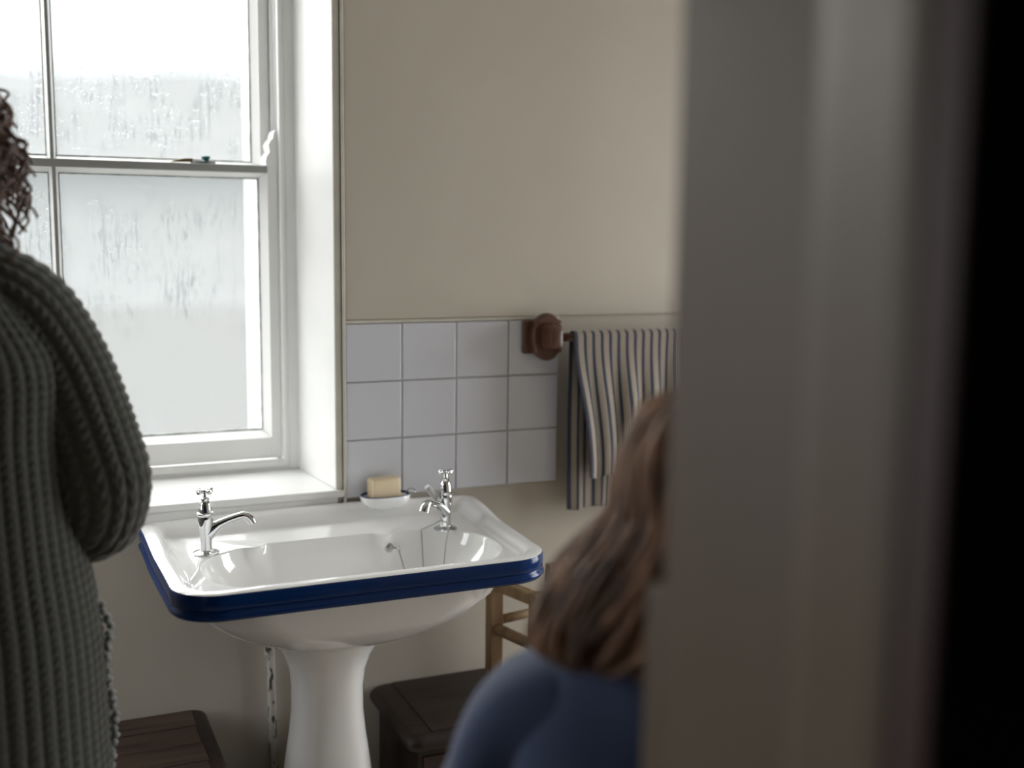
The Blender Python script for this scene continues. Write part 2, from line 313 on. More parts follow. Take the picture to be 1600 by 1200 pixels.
# box frame: linings, staff beads, parting beads (both sides, mirrored about the middle)
mb = MB()
for sgn in (1, -1):
    def bx(x0, x1, y0, y1, z0, z1):
        a, b = (x0, x1) if sgn > 0 else (2 * MX - x1, 2 * MX - x0); wb(mb, a, b, y0, y1, z0, z1)
    bx(-.56, -.30, Yf, 3.2, SILL, HEAD)            # pulley stile box
wb(mb, 2 * MX + .3, -.30, Yf, 3.2, HEAD - .25, HEAD); wb(mb, 2 * MX + .3, -.30, Yf + .02, 3.4, SILL - .1, SILL + .1)
obj('window_frame', mb, M_WHITE, win, bevel=.0025)
mb = MB()
for sgn in (1, -1):
    bx(-.645, -.54, Yf - .02, Yf + .12, SILL + .06, HEAD - .2)
    bx(-.66, -.55, Yf + .56, Yf + .64, SILL + .1, HEAD - .2)
wb(mb, 2 * MX + .56, -.56, Yf - .02, Yf + .12, SILL + .05, SILL + .2)
obj('staff_bead', mb, M_WHITE, win, bevel=.005, seg=3)
def sash(name, y0, y1, z0, z1, rail_b, rail_t, horn):
    """timber sash with one upright glazing bar; face at y0"""
    xr, xl = -.655, 2 * MX + .655; st = .19; bev = .115
    mb = MB(); wb(mb, xr - st, xr, y0, y1, z0, z1); wb(mb, xl, xl + st, y0, y1, z0, z1)
    wb(mb, xl + st, xr - st, y0, y1, z0, z0 + rail_b)
    if not horn: wb(mb, xl + st, xr - st, y0, y1, z1 - rail_t, z1)
    root = obj(name, mb, M_WHITE, win, bevel=.0015)
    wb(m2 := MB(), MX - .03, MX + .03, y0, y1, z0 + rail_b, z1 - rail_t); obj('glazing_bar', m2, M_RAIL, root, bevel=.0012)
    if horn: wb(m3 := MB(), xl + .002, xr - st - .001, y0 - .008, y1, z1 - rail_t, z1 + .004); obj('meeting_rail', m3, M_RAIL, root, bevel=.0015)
    # sloping glazing mouldings round each pane
    gy = y0 + .30
    for k, (a, b) in enumerate(((xl + st, MX - .03), (MX + .03, xr - st))):
        ba, bb = (bev, .05) if k == 0 else (.05, bev)
        za, zb = z0 + rail_b, z1 - rail_t
        o4 = [(a, za), (b, za), (b, zb), (a, zb)]; i4 = [(a + ba, za + bev), (b - bb, za + bev), (b - bb, zb - .09), (a + ba, zb - .09)]
        mb = MB(); R = [[w(x, y0 + .05, z) for x, z in o4], [w(x, gy - .03, z) for x, z in i4], [w(x, gy + .06, z) for x, z in i4], [w(x, y1, z) for x, z in o4]]
        mb.rings(R, False, False); obj('glazing_moulding', mb, M_WHITE, root)
        p = [(i4[0][0] - .02, i4[0][1] - .02), (i4[2][0] + .02, i4[2][1] + .02)]
        mat_ = M_GLL if name == 'lower_sash' else M_GLU
        V = [w(p[0][0], gy, p[0][1]), w(p[1][0], gy, p[0][1]), w(p[1][0], gy, p[1][1]), w(p[0][0], gy, p[1][1])]
        npmesh('pane', V, [(0, 1, 2, 3)], mat_, root, uv=[(p[0][0] * S, 0), (p[1][0] * S, 0), (p[1][0] * S, 1), (p[0][0] * S, 1)], smooth=False)
        # dark putty line at the glass
        mb = MB(); t = .022
        for (x0, z0_), (x1, z1_) in zip(i4, i4[1:] + i4[:1]):
            wb(mb, min(x0, x1) - t / 2, max(x0, x1) + t / 2, gy - .05, gy - .005, min(z0_, z1_) - t / 2, max(z0_, z1_) + t / 2)
        obj('putty_line', mb, M_PUTTY, root)
    return root
M_PUTTY = mat('grey_mildewed_putty', (.12, .14, .135), .8, var=(.4, .42, .4), scale=40, pos=(.4, .65))
lower = sash('lower_sash', 1.95, 2.42, -2.62, 2.67, .40, .13, True)
upper = sash('upper_sash', 2.56, 3.02, 2.50, 7.85, .16, .3, False)
mb = MB(); wb(mb, -.77, -.30, 3.05, 4.6, SILL, HEAD); wb(mb, 2 * MX + .30, 2 * MX + .77, 3.05, 4.6, SILL, HEAD)
obj('outer_reveal', mb, M_WHITE, win)
# sash horns rising above the meeting rail
def horn(sgn):
    pts = [(0, 0), (.20, 0), (.215, .10), (.19, .18), (.135, .25), (.145, .30), (.155, .38), (.12, .45), (.075, .49), (.07, .55), (.045, .62), (.0, .65)]
    poly = [((-.655 - a) * S if sgn > 0 else (2 * MX + .655 + a) * S, T + (2.665 + b) * S) for a, b in pts]
    return MB().prism(poly, 1.95 * S, 2.42 * S, 'y')
obj('sash_horn', horn(1), M_WHITE, lower, smooth=30); obj('sash_horn', horn(-1), M_WHITE, lower, smooth=30)
# sash cord down the pulley stile
obj('sash_cord', MB().tube([w(-.62, 2.2, 7.8), w(-.62, 2.2, 3.2)], .0022, 8), M_WHITE, win, smooth=True)
# fastener on the meeting rail
fs = thing('sash_fastener', 'small brass sash fastener with a teal knob on the window meeting rail', 'latch', w(-2.1, 2.15, 2.67))
obj('lever', MB().prism([((-2.48) * S, T + 2.69 * S), (-2.42 * S, T + 2.715 * S), (-2.27 * S, T + 2.755 * S), (-2.1 * S, T + 2.765 * S), (-2.1 * S, T + 2.70 * S), (-2.3 * S, T + 2.695 * S)], 2.08 * S, 2.2 * S, 'y'), M_BRASS, fs, bevel=.001)
obj('plate', wb(MB(), -2.12, -1.72, 2.05, 2.28, 2.67, 2.715), M_PUTTY, fs, bevel=.001)
obj('knob', MB().lathe([(.006, 0), (.0045, .004), (.0085, .007), (.0085, .0105), (.004, .0125)], w(-1.87, 2.16, 2.71)), M_TEAL, fs, smooth=40)
# sill, reveal linings, corner beads
mb = MB().prism([(wxl * S - .012, -.012), (wxr * S + .012, -.012), (wxr * S + .012, 0.0), (wxr * S, 0), (vxr * S, Yf * S), (vxl * S, Yf * S), (wxl * S, 0), (wxl * S - .012, 0)], T + (SILL - .13) * S, T + SILL * S)
obj('window_sill', mb, M_WHITE, win, bevel=.004, seg=3)
obj('sill_apron', wb(MB(), wxl, wxr, -.06, 0, SILL - .42, SILL - .13), M_WHITE, win, bevel=.002)
for sgn in (1, -1):
    a = [(wxr, 0), (vxr, Yf), (vxr - .03, Yf), (wxr - .03, 0)]
    if sgn < 0: a = [(2 * MX + .01 - x, y) for x, y in a]
    obj('reveal_lining', MB().prism([(x * S, y * S) for x, y in a], T + SILL * S, T + HEAD * S), M_WHITE, win, bevel=.001)
obj('reveal_lining', MB().prism([(wxl * S, 0), (wxr * S, 0), (vxr * S, Yf * S), (vxl * S, Yf * S)], T + (HEAD - .03) * S, T + HEAD * S), M_WHITE, win)
mb = MB(); wb(mb, -.17, -.055, -.045, .0, SILL + .0, HEAD)
obj('corner_architrave', mb, M_TRIMC, win, bevel=.002)
mb = MB(); wb(mb, -.04, .015, -.08, .0, -3.4, HEAD)
obj('corner_bead', mb, M_TRIMC, win, bevel=.003, seg=3)

# ------------------------------------------------------------------ basin
bas = thing('pedestal_basin', 'white porcelain pedestal basin with deep blue rim below the window', 'basin', (-.62 * S, -1.8 * S, 0))
XC, HW, YFr, YB = -.55, 2.74, -3.78, -.02
def rrect(hw, yf, yb, rf, rb, nE=41, nC=13, xc=XC):
    x0, x1 = xc - hw, xc + hw; P = []
    def seg(a, b, n): P.extend([(a[0] + (b[0] - a[0]) * k / n, a[1] + (b[1] - a[1]) * k / n) for k in range(n)])
    def arc(cx, cy, r, a0, n): P.extend([(cx + r * math.cos(a0 + PI / 2 * k / n), cy + r * math.sin(a0 + PI / 2 * k / n)) for k in range(n)])
    seg((x0 + rf, yf), (x1 - rf, yf), nE); arc(x1 - rf, yf + rf, rf, -PI / 2, nC); seg((x1, yf + rf), (x1, yb - rb), nE // 2)
    arc(x1 - rb, yb - rb, rb, 0, nC); seg((x1 - rb, yb), (x0 + rb, yb), nE); arc(x0 + rb, yb - rb, rb, PI / 2, nC)
    seg((x0, yb - rb), (x0, yf + rf), nE // 2); arc(x0 + rf, yf + rf, rf, PI, nC); return P
def smooth(t): t = max(0, min(1, t)); return t * t * (3 - 2 * t)
def zl(x, y):
    b = smooth((y + 1.7) / 1.3); return -3.205 + .10 * b + .06 * smooth((y + .9) / .6) * (1 - min(1, ((x - XC) / 2.7) ** 2))
def taper(p): x, y = p; return (XC + (x - XC) * (1 + .048 * (y + 3.78) / 3.78), y)
def rim(o, dz, deck=None):   # o: outward offset
    P = [taper(p) for p in rrect(HW + o, YFr - o, YB + min(o, 0.0), .62 + o * .8, .22 + max(o * .8, -.12))]
    return [w(x, y, zl(x, y) + dz if deck is None else deck) for x, y in P]
band = [(-.30, -.40), (-.10, -.41), (-.02, -.385), (.015, -.34), (.01, -.30), (-.025, -.275), (-.03, -.25), (-.005, -.22), (.0, -.14), (-.005, -.06), (-.02, -.025)]
obj('blue_rim_band', MB().rings([rim(a, b) for a, b in band], False, False), M_BLUE, bas, smooth=50)
def bowl(k, z, wiggle=True):
    hw, yf, yb, rf, rb = k; P = rrect(hw, yf, yb, rf, rb, xc=-.47); Q = []
    for x, y in P:
        if wiggle and abs(y - yb) < .02:      # back edge: recessed between two little points that drip into the bowl
            d = 0
            if -1.72 < x < .30: d = .07
            for xn in (-1.74, .30):
                t = abs(x - xn)
                if t < .16: d -= (1 - t / .16) * .16
            y += d * wiggle
        Q.append(w(x, y, z))
    return Q
lip = [(-.02, -.025), (-.05, -.007), (-.10, 0), (-.16, .002), (-.21, -.012), (-.25, -.05), (-.275, -.09)]
R = [rim(a, b) for a, b in lip]
dk = -3.33
R.append(rim(-.31, 0, dk + .035)); R.append(rim(-.36, 0, dk + .008)); R.append(rim(-.37, 0, dk))
bk = (2.29, -3.38, -1.22, .95, 1.05)
for g_, z, wg in ((0, dk, 1), (.012, dk - .006, 1), (.022, dk - .03, 1), (.04, dk - .14, .7), (.13, dk - .33, .2), (.24, dk - .55, 0), (.45, dk - .78, 0), (.75, dk - .95, 0), (.98, dk - 1.04, 0)):
    hw, yf, yb, rf, rb = bk; R.append(bowl((hw - g_ * 1.35, yf + g_, yb - g_ * .75, max(rf - g_ * .5, .3), max(rb - g_ * .6, .12)), z, wg))
R.append([w(-.47 + .12 * math.cos(a), -2.25 + .12 * math.sin(a), dk - 1.10) for a in [-PI * .75 + 2 * PI * i / len(R[0]) for i in range(len(R[0]))]])
obj('basin_top', MB().rings(R, False, True), M_PORC, bas, smooth=60)
under = [rim(-.30, -.40)] + [[w(x, y, z) for x, y in rrect(hw, yf, yb, r1, r2)] for hw, yf, yb, r1, r2, z in
         ((2.36, -3.40, -.3, .95, .3, -3.66), (2.26, -3.32, -.32, 1.0, .4, -3.95), (2.0, -3.15, -.4, 1.05, .6, -4.24), (1.6, -2.95, -.5, 1.0, .7, -4.47), (1.15, -2.72, -.7, .9, .7, -4.62), (.82, -2.55, -.9, .7, .6, -4.70), (.5, -2.3, -1.2, .5, .45, -4.75))]
obj('basin_underside', MB().rings(under, False, True), M_PORC, bas, smooth=60)
def sell(cx, cy, hw, hd, z, n=48, e=2.6):
    return [w(cx + hw * math.copysign(abs(math.cos(a)) ** (2 / e), math.cos(a)), cy + hd * math.copysign(abs(math.sin(a)) ** (2 / e), math.sin(a)), z) for a in [2 * PI * i / n for i in range(n)]]
FZ = -T / S
ped = [(-4.60, .90, .86), (-4.72, .82, .80), (-4.95, .68, .68), (-5.2, .585, .60), (-5.5, .545, .56), (-5.9, .545, .56), (-6.3, .585, .59), (-6.8, .66, .65), (-7.4, .73, .72), (-8.6, .86, .82), (-9.6, .98, .92), (-9.9, 1.08, 1.0), (FZ + .25, 1.14, 1.06), (FZ, 1.14, 1.06)]
obj('pedestal', MB().rings([sell(-.80, -1.75, hw, hd, z) for z, hw, hd in ped]), M_PORC, bas, smooth=50)
# plug-chain stay on the back of the bowl
st = obj('chain_stay', MB().lathe([(.0075, 0), (.0085, .0015), (.0075, .003), (.004, .0035), (.003, .007)], w(.36, -1.315, -3.56), ax=(.1, -1, .25)), M_STEEL, bas, smooth=40)
obj('stay_knob', MB().ball(w(.50, -1.40, -3.56), .0042), M_CHROME, st, smooth=True)
obj('stay_arm', MB().tube([w(.36, -1.36, -3.56), w(.50, -1.40, -3.56)], .0016, 8), M_STEEL, st, smooth=True)

# ------------------------------------------------------------------ taps
def tap(name, label, cx, cy, ang, hrot, L=.70):
    t = thing(name, label, 'tap', w(cx, cy, dk + .002), 'pillar taps on the basin'); c = Vector(w(cx, cy, dk + .002))
    m = lambda pr: [(r * S, z * S) for r, z in pr]
    obj('base_flange', MB().lathe(m([(.195, 0), (.195, .018), (.17, .035), (.115, .045), (.10, .06)]), c, 36), M_CHROME, t, smooth=40)
    b = obj('tap_body', MB().lathe(m([(.095, .04), (.09, .12), (.092, .3), (.105, .42), (.118, .52), (.112, .58), (.128, .60), (.128, .63), (.10, .645)]), c, 32), M_CHROME, t, smooth=40)
    obj('bonnet', MB().lathe(m([(.10, .64), (.098, .68), (.092, .74), (.075, .80), (.058, .82), (.062, .835), (.062, .855), (.045, .865), (.034, .88), (.032, .94), (.045, .955), (.045, .965)]), c, 28), M_CHROME, t, smooth=40)
    d = Vector((math.cos(ang), math.sin(ang), 0)); p = Vector((-d.y, d.x, 0))
    # spout: tapering arm that rises, then turns down at its mouth
    path = [(.02, .30, .075, .10), (.10, .36, .065, .085), (.2, .43, .055, .06), (.34, .485, .05, .05), (.48, .525, .05, .046), (.57, .54, .055, .05), (.63, .525, .06, .058), (.68, .475, .066, .062), (.715, .41, .07, .06)]
    R = []
    for k, (u, z, rw, rh) in enumerate(path):
        a = path[max(k - 1, 0)]; e = path[min(k + 1, len(path) - 1)]; tx, tz = e[0] - a[0], e[1] - a[1]; q = math.hypot(tx, tz); nx_, nz_ = -tz / q, tx / q
        s_ = L / .715
        rw, rh = rw * 1.25, rh * 1.22
        R.append([c + d * ((u * s_ + nx_ * rh * math.sin(an)) * S) + p * (rw * math.cos(an) * S) + Vector((0, 0, (z + nz_ * rh * math.sin(an)) * S)) for an in [2 * PI * i / 20 for i in range(20)]])
    obj('spout', MB().rings(R), M_CHROME, t, smooth=50)
    h = MB(); hz = c.z + .965 * S
    h.lathe(m([(.035, 0), (.05, .012), (.05, .035), (.03, .05)]), (c.x, c.y, hz - .02 * S), 16)
    for k in range(4):
        a = hrot + k * PI / 2; e = Vector((math.cos(a), math.sin(a), 0))
        h.tube([Vector((c.x, c.y, hz)) + e * u * S for u in (.02, .06, .085, .105, .13, .14)], [r * S for r in (.032, .026, .030, .042, .037, .014)], 10)
    obj('cross_handle', h, M_CHROME, t, smooth=50)
    return t
tap('pillar_tap', 'chrome pillar tap on the left of the basin, spout turned right', -2.545, -1.36, .0, .5)
tap('pillar_tap', 'chrome pillar tap on the right of the basin beside the soap', 1.325, -1.36, PI + .62, .3, .62)
# chains
def chain(name, label, pts, cat='chain'):
    mb = MB(); P = [Vector(p) for p in pts]; mb.tube(P, .0008, 6)
    for a, b in zip(P, P[1:]):
        n = max(1, int((b - a).length / .0034))
        for k in range(n): mb.ball(a + (b - a) * (k / n), .00165, 6, 4)
    return tag(obj(name, mb, M_STEEL, smooth=True), label, cat)
chain('plug_chain', 'short thin chain hanging from the knob on the back of the bowl', [w(.50, -1.41, -3.585), w(.56, -1.60, -3.95), w(.57, -1.72, -4.08)])
chain('tap_chain', 'long thin chain looped round the right tap and hanging into the bowl', [w(.84, -1.85, -4.06), w(.87, -1.56, -3.85), w(.93, -1.30, -3.40), w(.935, -1.27, -3.325), w(1.09, -1.36, -3.24), w(1.22, -1.40, -3.17), w(1.31, -1.465, -3.19), w(1.30, -1.58, -3.315), w(1.22, -1.66, -3.50), w(1.13, -1.80, -3.85), w(1.09, -1.92, -4.02)])
pg = thing('grey_peg', 'short matt grey peg leaning on the spout of the right tap', 'peg', w(1.17, -1.39, -2.75))
obj('peg_body', MB().lathe([(.0045, 0), (.0058, .001), (.0058, .030), (.0052, .031), (.0045, .031)], w(1.165, -1.36, -2.80), 18, ax=(-.62, -.12, .78)), M_PEG, pg, smooth=40)
obj('peg_mouth', MB().lathe([(.0048, .0), (.0048, .0014), (.003, .0014)], Vector(w(1.165, -1.36, -2.80)) + Vector((-.62, -.12, .78)) * .0305, 18, ax=(-.62, -.12, .78)), M_WHITE, pg, smooth=40)

# ------------------------------------------------------------------ soap dish and soap
DX, DY = .62, -.30
dish = thing('soap_dish', 'small white boat-shaped soap dish with blue edge on the basin ledge', 'soap dish', w(DX, DY, -3.05))
R = [sell(DX, DY, a, b, z, 40, 2.4) for a, b, z in ((.24, .15, -3.155), (.32, .20, -3.12), (.40, .25, -3.05), (.43, .27, -2.985), (.435, .275, -2.93), (.42, .265, -2.918), (.40, .25, -2.93), (.36, .22, -2.97), (.2, .12, -2.975))]
obj('dish_bowl', MB().rings(R), M_PORC, dish, smooth=50)
obj('blue_edge', MB().rings([sell(DX, DY, a, b, z, 40, 2.4) for a, b, z in ((.432, .272, -2.922), (.425, .268, -2.911), (.405, .252, -2.913), (.385, .238, -2.935), (.385, .238, -2.945))], False, False), M_BLUE, dish, smooth=50)
obj('wire_loop', MB().tube([w(DX + .38, DY + .05, -2.93), w(DX + .45, DY + .05, -2.86), w(DX + .52, DY + .02, -2.87), w(DX + .56, DY, -2.91), w(DX + .50, DY - .02, -2.93), w(DX + .43, DY, -2.925)], .0011, 8), M_STEEL, dish, smooth=True)
sp_ = MB().box(-.26 * S, .26 * S, -.155 * S, .155 * S, 0, .345 * S)
so = obj('soap_bar', sp_, M_SOAP, bevel=.0055, seg=4, smooth=True, loc=w(.60, -.30, -2.965)); so.rotation_euler = (0.0, -.02, .12)
tag(so, 'chunky cream bar of soap standing in the soap dish', 'soap')

# ------------------------------------------------------------------ supply pipe
pp = thing('supply_pipe', 'thin chipped white painted pipe on the wall left of the pedestal', 'pipe', w(-1.32, -.14, FZ))
obj('pipe_run', MB().tube([w(-1.36, -.13, -4.2), w(-1.35, -.13, -6), w(-1.30, -.13, FZ)], .0075, 12), M_PIPE, pp, smooth=True)
obj('pipe_collar', MB().lathe([(.0085, 0), (.0095, .002), (.0095, .024), (.0085, .026)], w(-1.37, -.13, -5.55), 14), M_PIPE, pp, smooth=40)
# ------------------------------------------------------------------ dark wooden boxes
def rr2(x0, x1, y0, y1, r, n=6):
    P = []
    for cx, cy, a0 in ((x0 + r, y0 + r, PI), (x1 - r, y0 + r, 1.5 * PI), (x1 - r, y1 - r, 0), (x0 + r, y1 - r, PI / 2)):
        P += [(cx + r * math.cos(a0 + PI / 2 * k / n), cy + r * math.sin(a0 + PI / 2 * k / n)) for k in range(n + 1)]
    return P
def lid_rings(x0, x1, y0, y1, z1, th, r):
    R = []
    for k in range(9):
        a = -PI / 2 + PI * k / 8; o = th / 2 * math.cos(a)
        R.append([w(x, y, z1 - th / 2 + th / 2 * math.sin(a)) for x, y in rr2(x0 + th / 2 - o, x1 - th / 2 + o, y0 + th / 2 - o, y1 - th / 2 + o, r)])
    return R
lb = thing('wooden_box', 'worn dark wooden box bottom left beside the knitted cardigan', 'box', w(-4, -1.5, FZ))
LZ = -6.33
obj('box_body', wb(MB(), -5.4, -2.66, -2.75, -.06, FZ, LZ - .2), M_DKWOOD, lb, bevel=.004)
obj('lid_frame', MB().rings(lid_rings(-5.6, -2.44, -2.95, -.02, LZ, .22, .2)), M_DKWOOD, lb, smooth=50)
ys = [-2.72, -2.06, -1.42, -.78, -.18]
for k in range(4):
    obj('lid_plank', wb(MB(), -5.4, -2.70 + .02 * (k % 2), ys[k] + .005, ys[k + 1] - .005, LZ - .1, LZ + .02 + .006 * (k % 2)), M_WORN, lb, bevel=.0012)
rb_ = thing('wooden_box', 'dark wooden box with moulded lid right of the pedestal', 'box', w(1.5, -1.3, FZ))
RZ = -6.40
obj('box_body', wb(MB(), .56, 2.7, -2.2, -.06, FZ, RZ - .25), M_DKWOOD, rb_, bevel=.004)
obj('lid_frame', MB().rings(lid_rings(.35, 2.86, -2.42, -.02, RZ, .30, .22)), M_DKWOOD, rb_, smooth=50)
obj('lid_panel', wb(MB(), .78, 2.62, -2.24, -.14, RZ - .1, RZ + .018), M_DKWOOD, rb_, bevel=.0015)
obj('front_rail', wb(MB(), .64, 2.62, -2.235, -2.19, FZ + .5, RZ - .42), M_REDW, rb_, bevel=.002)
# pale frame stand on the right-hand box
sd = thing('wooden_stand', 'small pale pine frame stand on the dark box under the basin end', 'stand', w(2.6, -1.7, RZ))
def leg(x, y): return MB().bar(w(x, y, RZ + .018), w(x, y, -4.30), .24 * S, .24 * S, (0, 1, 0))
LG = [(2.29, -1.2), (2.60, -2.30), (3.55, -.95), (3.86, -2.05)]
for a in LG: obj('leg', leg(*a), M_PALEW, sd, bevel=.002)
def stick(a, b, z, r, nm): obj(nm, MB().tube([w(a[0], a[1], z), w((a[0] + b[0]) / 2, (a[1] + b[1]) / 2, z), w(b[0], b[1], z)], r * S, 14), M_PALEW, sd, smooth=True)
obj('top_rail', MB().bar(w(2.29, -1.2, -4.42), w(2.60, -2.30, -4.42), .2 * S, .2 * S), M_PALEW, sd, bevel=.003)
obj('top_rail', MB().bar(w(3.55, -.95, -4.42), w(3.86, -2.05, -4.42), .2 * S, .2 * S), M_PALEW, sd, bevel=.003)
stick(LG[0], LG[1], -5.22, .10, 'stretcher'); stick(LG[2], LG[3], -5.22, .10, 'stretcher')
stick(LG[0], LG[2], -5.10, .08, 'rung'); stick(LG[1], LG[3], -5.10, .08, 'rung')

# ------------------------------------------------------------------ towel rail and towel
tr = thing('towel_rail', 'brown wooden towel rail with carved bracket on the wall beside the tiles', 'towel rail', w(3.6, 0, -.3))
RY, RZt = -.66, -.275
for bx_ in (3.62, 7.85):
    bk_ = obj('bracket', MB().box((bx_ - .375) * S, (bx_ + .375) * S, -.2 * S, -.065 * S, T - .60 * S, T - .01 * S), M_BRWOOD, tr, bevel=.003)
    dm = MB(); R = []
    for a, b, y in ((.30, .42, -.2), (.305, .43, -.26), (.30, .425, -.34), (.27, .395, -.37)):
        R.append([w(bx_ + .02 + a * math.cos(2 * PI * i / 40), y, RZt - .02 + b * math.sin(2 * PI * i / 40)) for i in range(40)])
    obj('rosette', dm.rings(R), M_BRWOOD, bk_, smooth=40)
    R = []
    for a, b, y in ((.13, .24, -.35), (.12, .24, -.46), (.11, .22, -.55), (.115, .21, -.62), (.12, .20, -.72), (.10, .17, -.78), (.05, .10, -.80)):
        R.append([w(bx_ + .0 + (a * math.copysign(abs(math.cos(t)) ** .5, math.cos(t))), y, RZt + b * math.copysign(abs(math.sin(t)) ** .5, math.sin(t))) for t in [2 * PI * (i + .5) / 32 for i in range(32)]])
    obj('arm', MB().rings(R), M_BRWOOD, bk_, smooth=25)
obj('rod', MB().tube([w(3.66, RY, RZt), w(7.8, RY, RZt)], .075 * S, 16), M_BRWOOD, tr, smooth=True)
nu, nv = 260, 110; U = np.linspace(0, 1, nu)
prof = []   # (y, z, side) from back hem over the rod to front hem
rr_ = .105
back = [(-.66 + rr_, z) for z in np.linspace(-3.46, RZt, 45)]
top = [(RY + rr_ * math.cos(a), RZt + rr_ * math.sin(a)) for a in np.linspace(0, PI, 14)][1:-1]
front = [(RY - rr_, z) for z in np.linspace(RZt, -2.80, 53)]
prof = np.array(back + top + front); nv = len(prof)
V = np.zeros((nv, nu, 3)); UVs = np.zeros((nv, nu, 2))
for k in range(nv):
    y, z = prof[k]; dn = max(0, RZt - z); isf = k >= len(back) + len(top) - 2
    x0 = 3.96 + (.29 * smooth(dn / 2.4) if isf else .02 * dn); x1 = 7.45 - (.10 * dn if isf else .03 * dn)
    x = x0 + (x1 - x0) * U
    amp = .045 * smooth(dn / 1.5)
    yy = y + (-1 if isf else .55) * amp * (1 + np.sin(U * 41 + 1.5 + .2 * dn) * .9 + .5 * np.sin(U * 23 + dn * .4)) + (-.02 * dn if isf else .05 * smooth(dn / 2))
    x = x + amp * .5 * np.sin(U * 41 + .3)
    V[k] = np.stack([x * S, yy * S, np.full(nu, T + z * S) - (.02 * S * np.sin(U * 30) * (dn > 2))], -1); UVs[k] = np.stack([U * 20.5, np.full(nu, k / nv)], -1)
tw = npmesh('striped_towel', V.reshape(-1, 3), gridfaces(nv, nu, False), M_TOWEL, uv=UVs.reshape(-1, 2))
so_ = tw.modifiers.new('thickness', 'SOLIDIFY'); so_.thickness = .0022; so_.offset = 0
tag(tw, 'navy and cream striped towel hanging over the wooden rail', 'towel')

# ------------------------------------------------------------------ people
def skin_mesh(verts, edges, radii, sub=1):
    me = bpy.data.meshes.new('tmp'); me.from_pydata(verts, edges, []); o = bpy.data.objects.new('tmp', me); col.objects.link(o)
    s = o.modifiers.new('s', 'SKIN'); s.use_smooth_shade = True; s.branch_smoothing = .3
    for i, r in enumerate(radii): me.skin_vertices[0].data[i].radius = (r, r) if not hasattr(r, '__len__') else r
    me.skin_vertices[0].data[0].use_root = True
    if sub: q = o.modifiers.new('u', 'SUBSURF'); q.levels = sub; q.render_levels = sub
    bpy.context.view_layer.update(); dg = bpy.context.evaluated_depsgraph_get(); ev = o.evaluated_get(dg); r = bpy.data.meshes.new_from_object(ev)
    V = [tuple(v.co) for v in r.vertices]; F = [tuple(p.vertices) for p in r.polygons]
    bpy.data.objects.remove(o); bpy.data.meshes.remove(me); bpy.data.meshes.remove(r); return V, F
def head_mesh(c, fwd, up, k):
    """head with jaw, nose, eye hollows, lips and ears; c centre, k overall scale"""
    f = Vector(fwd).normalized(); u = Vector(up).normalized(); r = f.cross(u).normalized(); u = r.cross(f); c = Vector(c); mb = MB(); R = []
    n, m = 48, 34
    for j in range(m + 1):
        ph = -PI / 2 + PI * (j + .05) / (m + .1); row = []
        for i in range(n):
            th = 2 * PI * i / n; x, y, z = math.cos(ph) * math.sin(th), math.cos(ph) * math.cos(th), math.sin(ph)
            jaw = 1 + .28 * min(0, z); px, py, pz = x * .076 * jaw, y * .096 * (1 + .12 * min(0, z)) + (.008 if z < 0 and y > 0 else 0), z * .118
            if y > 0:
                g = lambda a, b, s1, s2: math.exp(-((x - a) / s1) ** 2 - ((z - b) / s2) ** 2)
                py += .016 * g(0, -.22, .17, .13) + .012 * g(0, -.02, .1, .16) - .009 * g(.38, .02, .18, .13) - .009 * g(-.38, .02, .18, .13) + .007 * g(0, -.50, .25, .05) + .006 * g(0, -.60, .22, .05) + .009 * g(0, -.85, .3, .15) + .004 * g(0, .18, .5, .09)
            row.append(c + (r * px + f * py + u * pz) * k)
        R.append(row)
    mb.rings(R)
    for s in (1, -1):
        mb.rings([[c + (r * s * (.068 + .010 * t + .004 * math.cos(a)) + f * (-.012 + .018 * math.cos(a) * q) + u * (-.01 + .03 * math.sin(a) * q)) * k for a in [2 * PI * i / 14 for i in range(14)]] for t, q in ((0, .7), (.5, 1), (1, .95), (1.3, .5))])
    eyes = [c + (r * s * .030 + f * .083 + u * .002) * k for s in (1, -1)]
    return mb, eyes
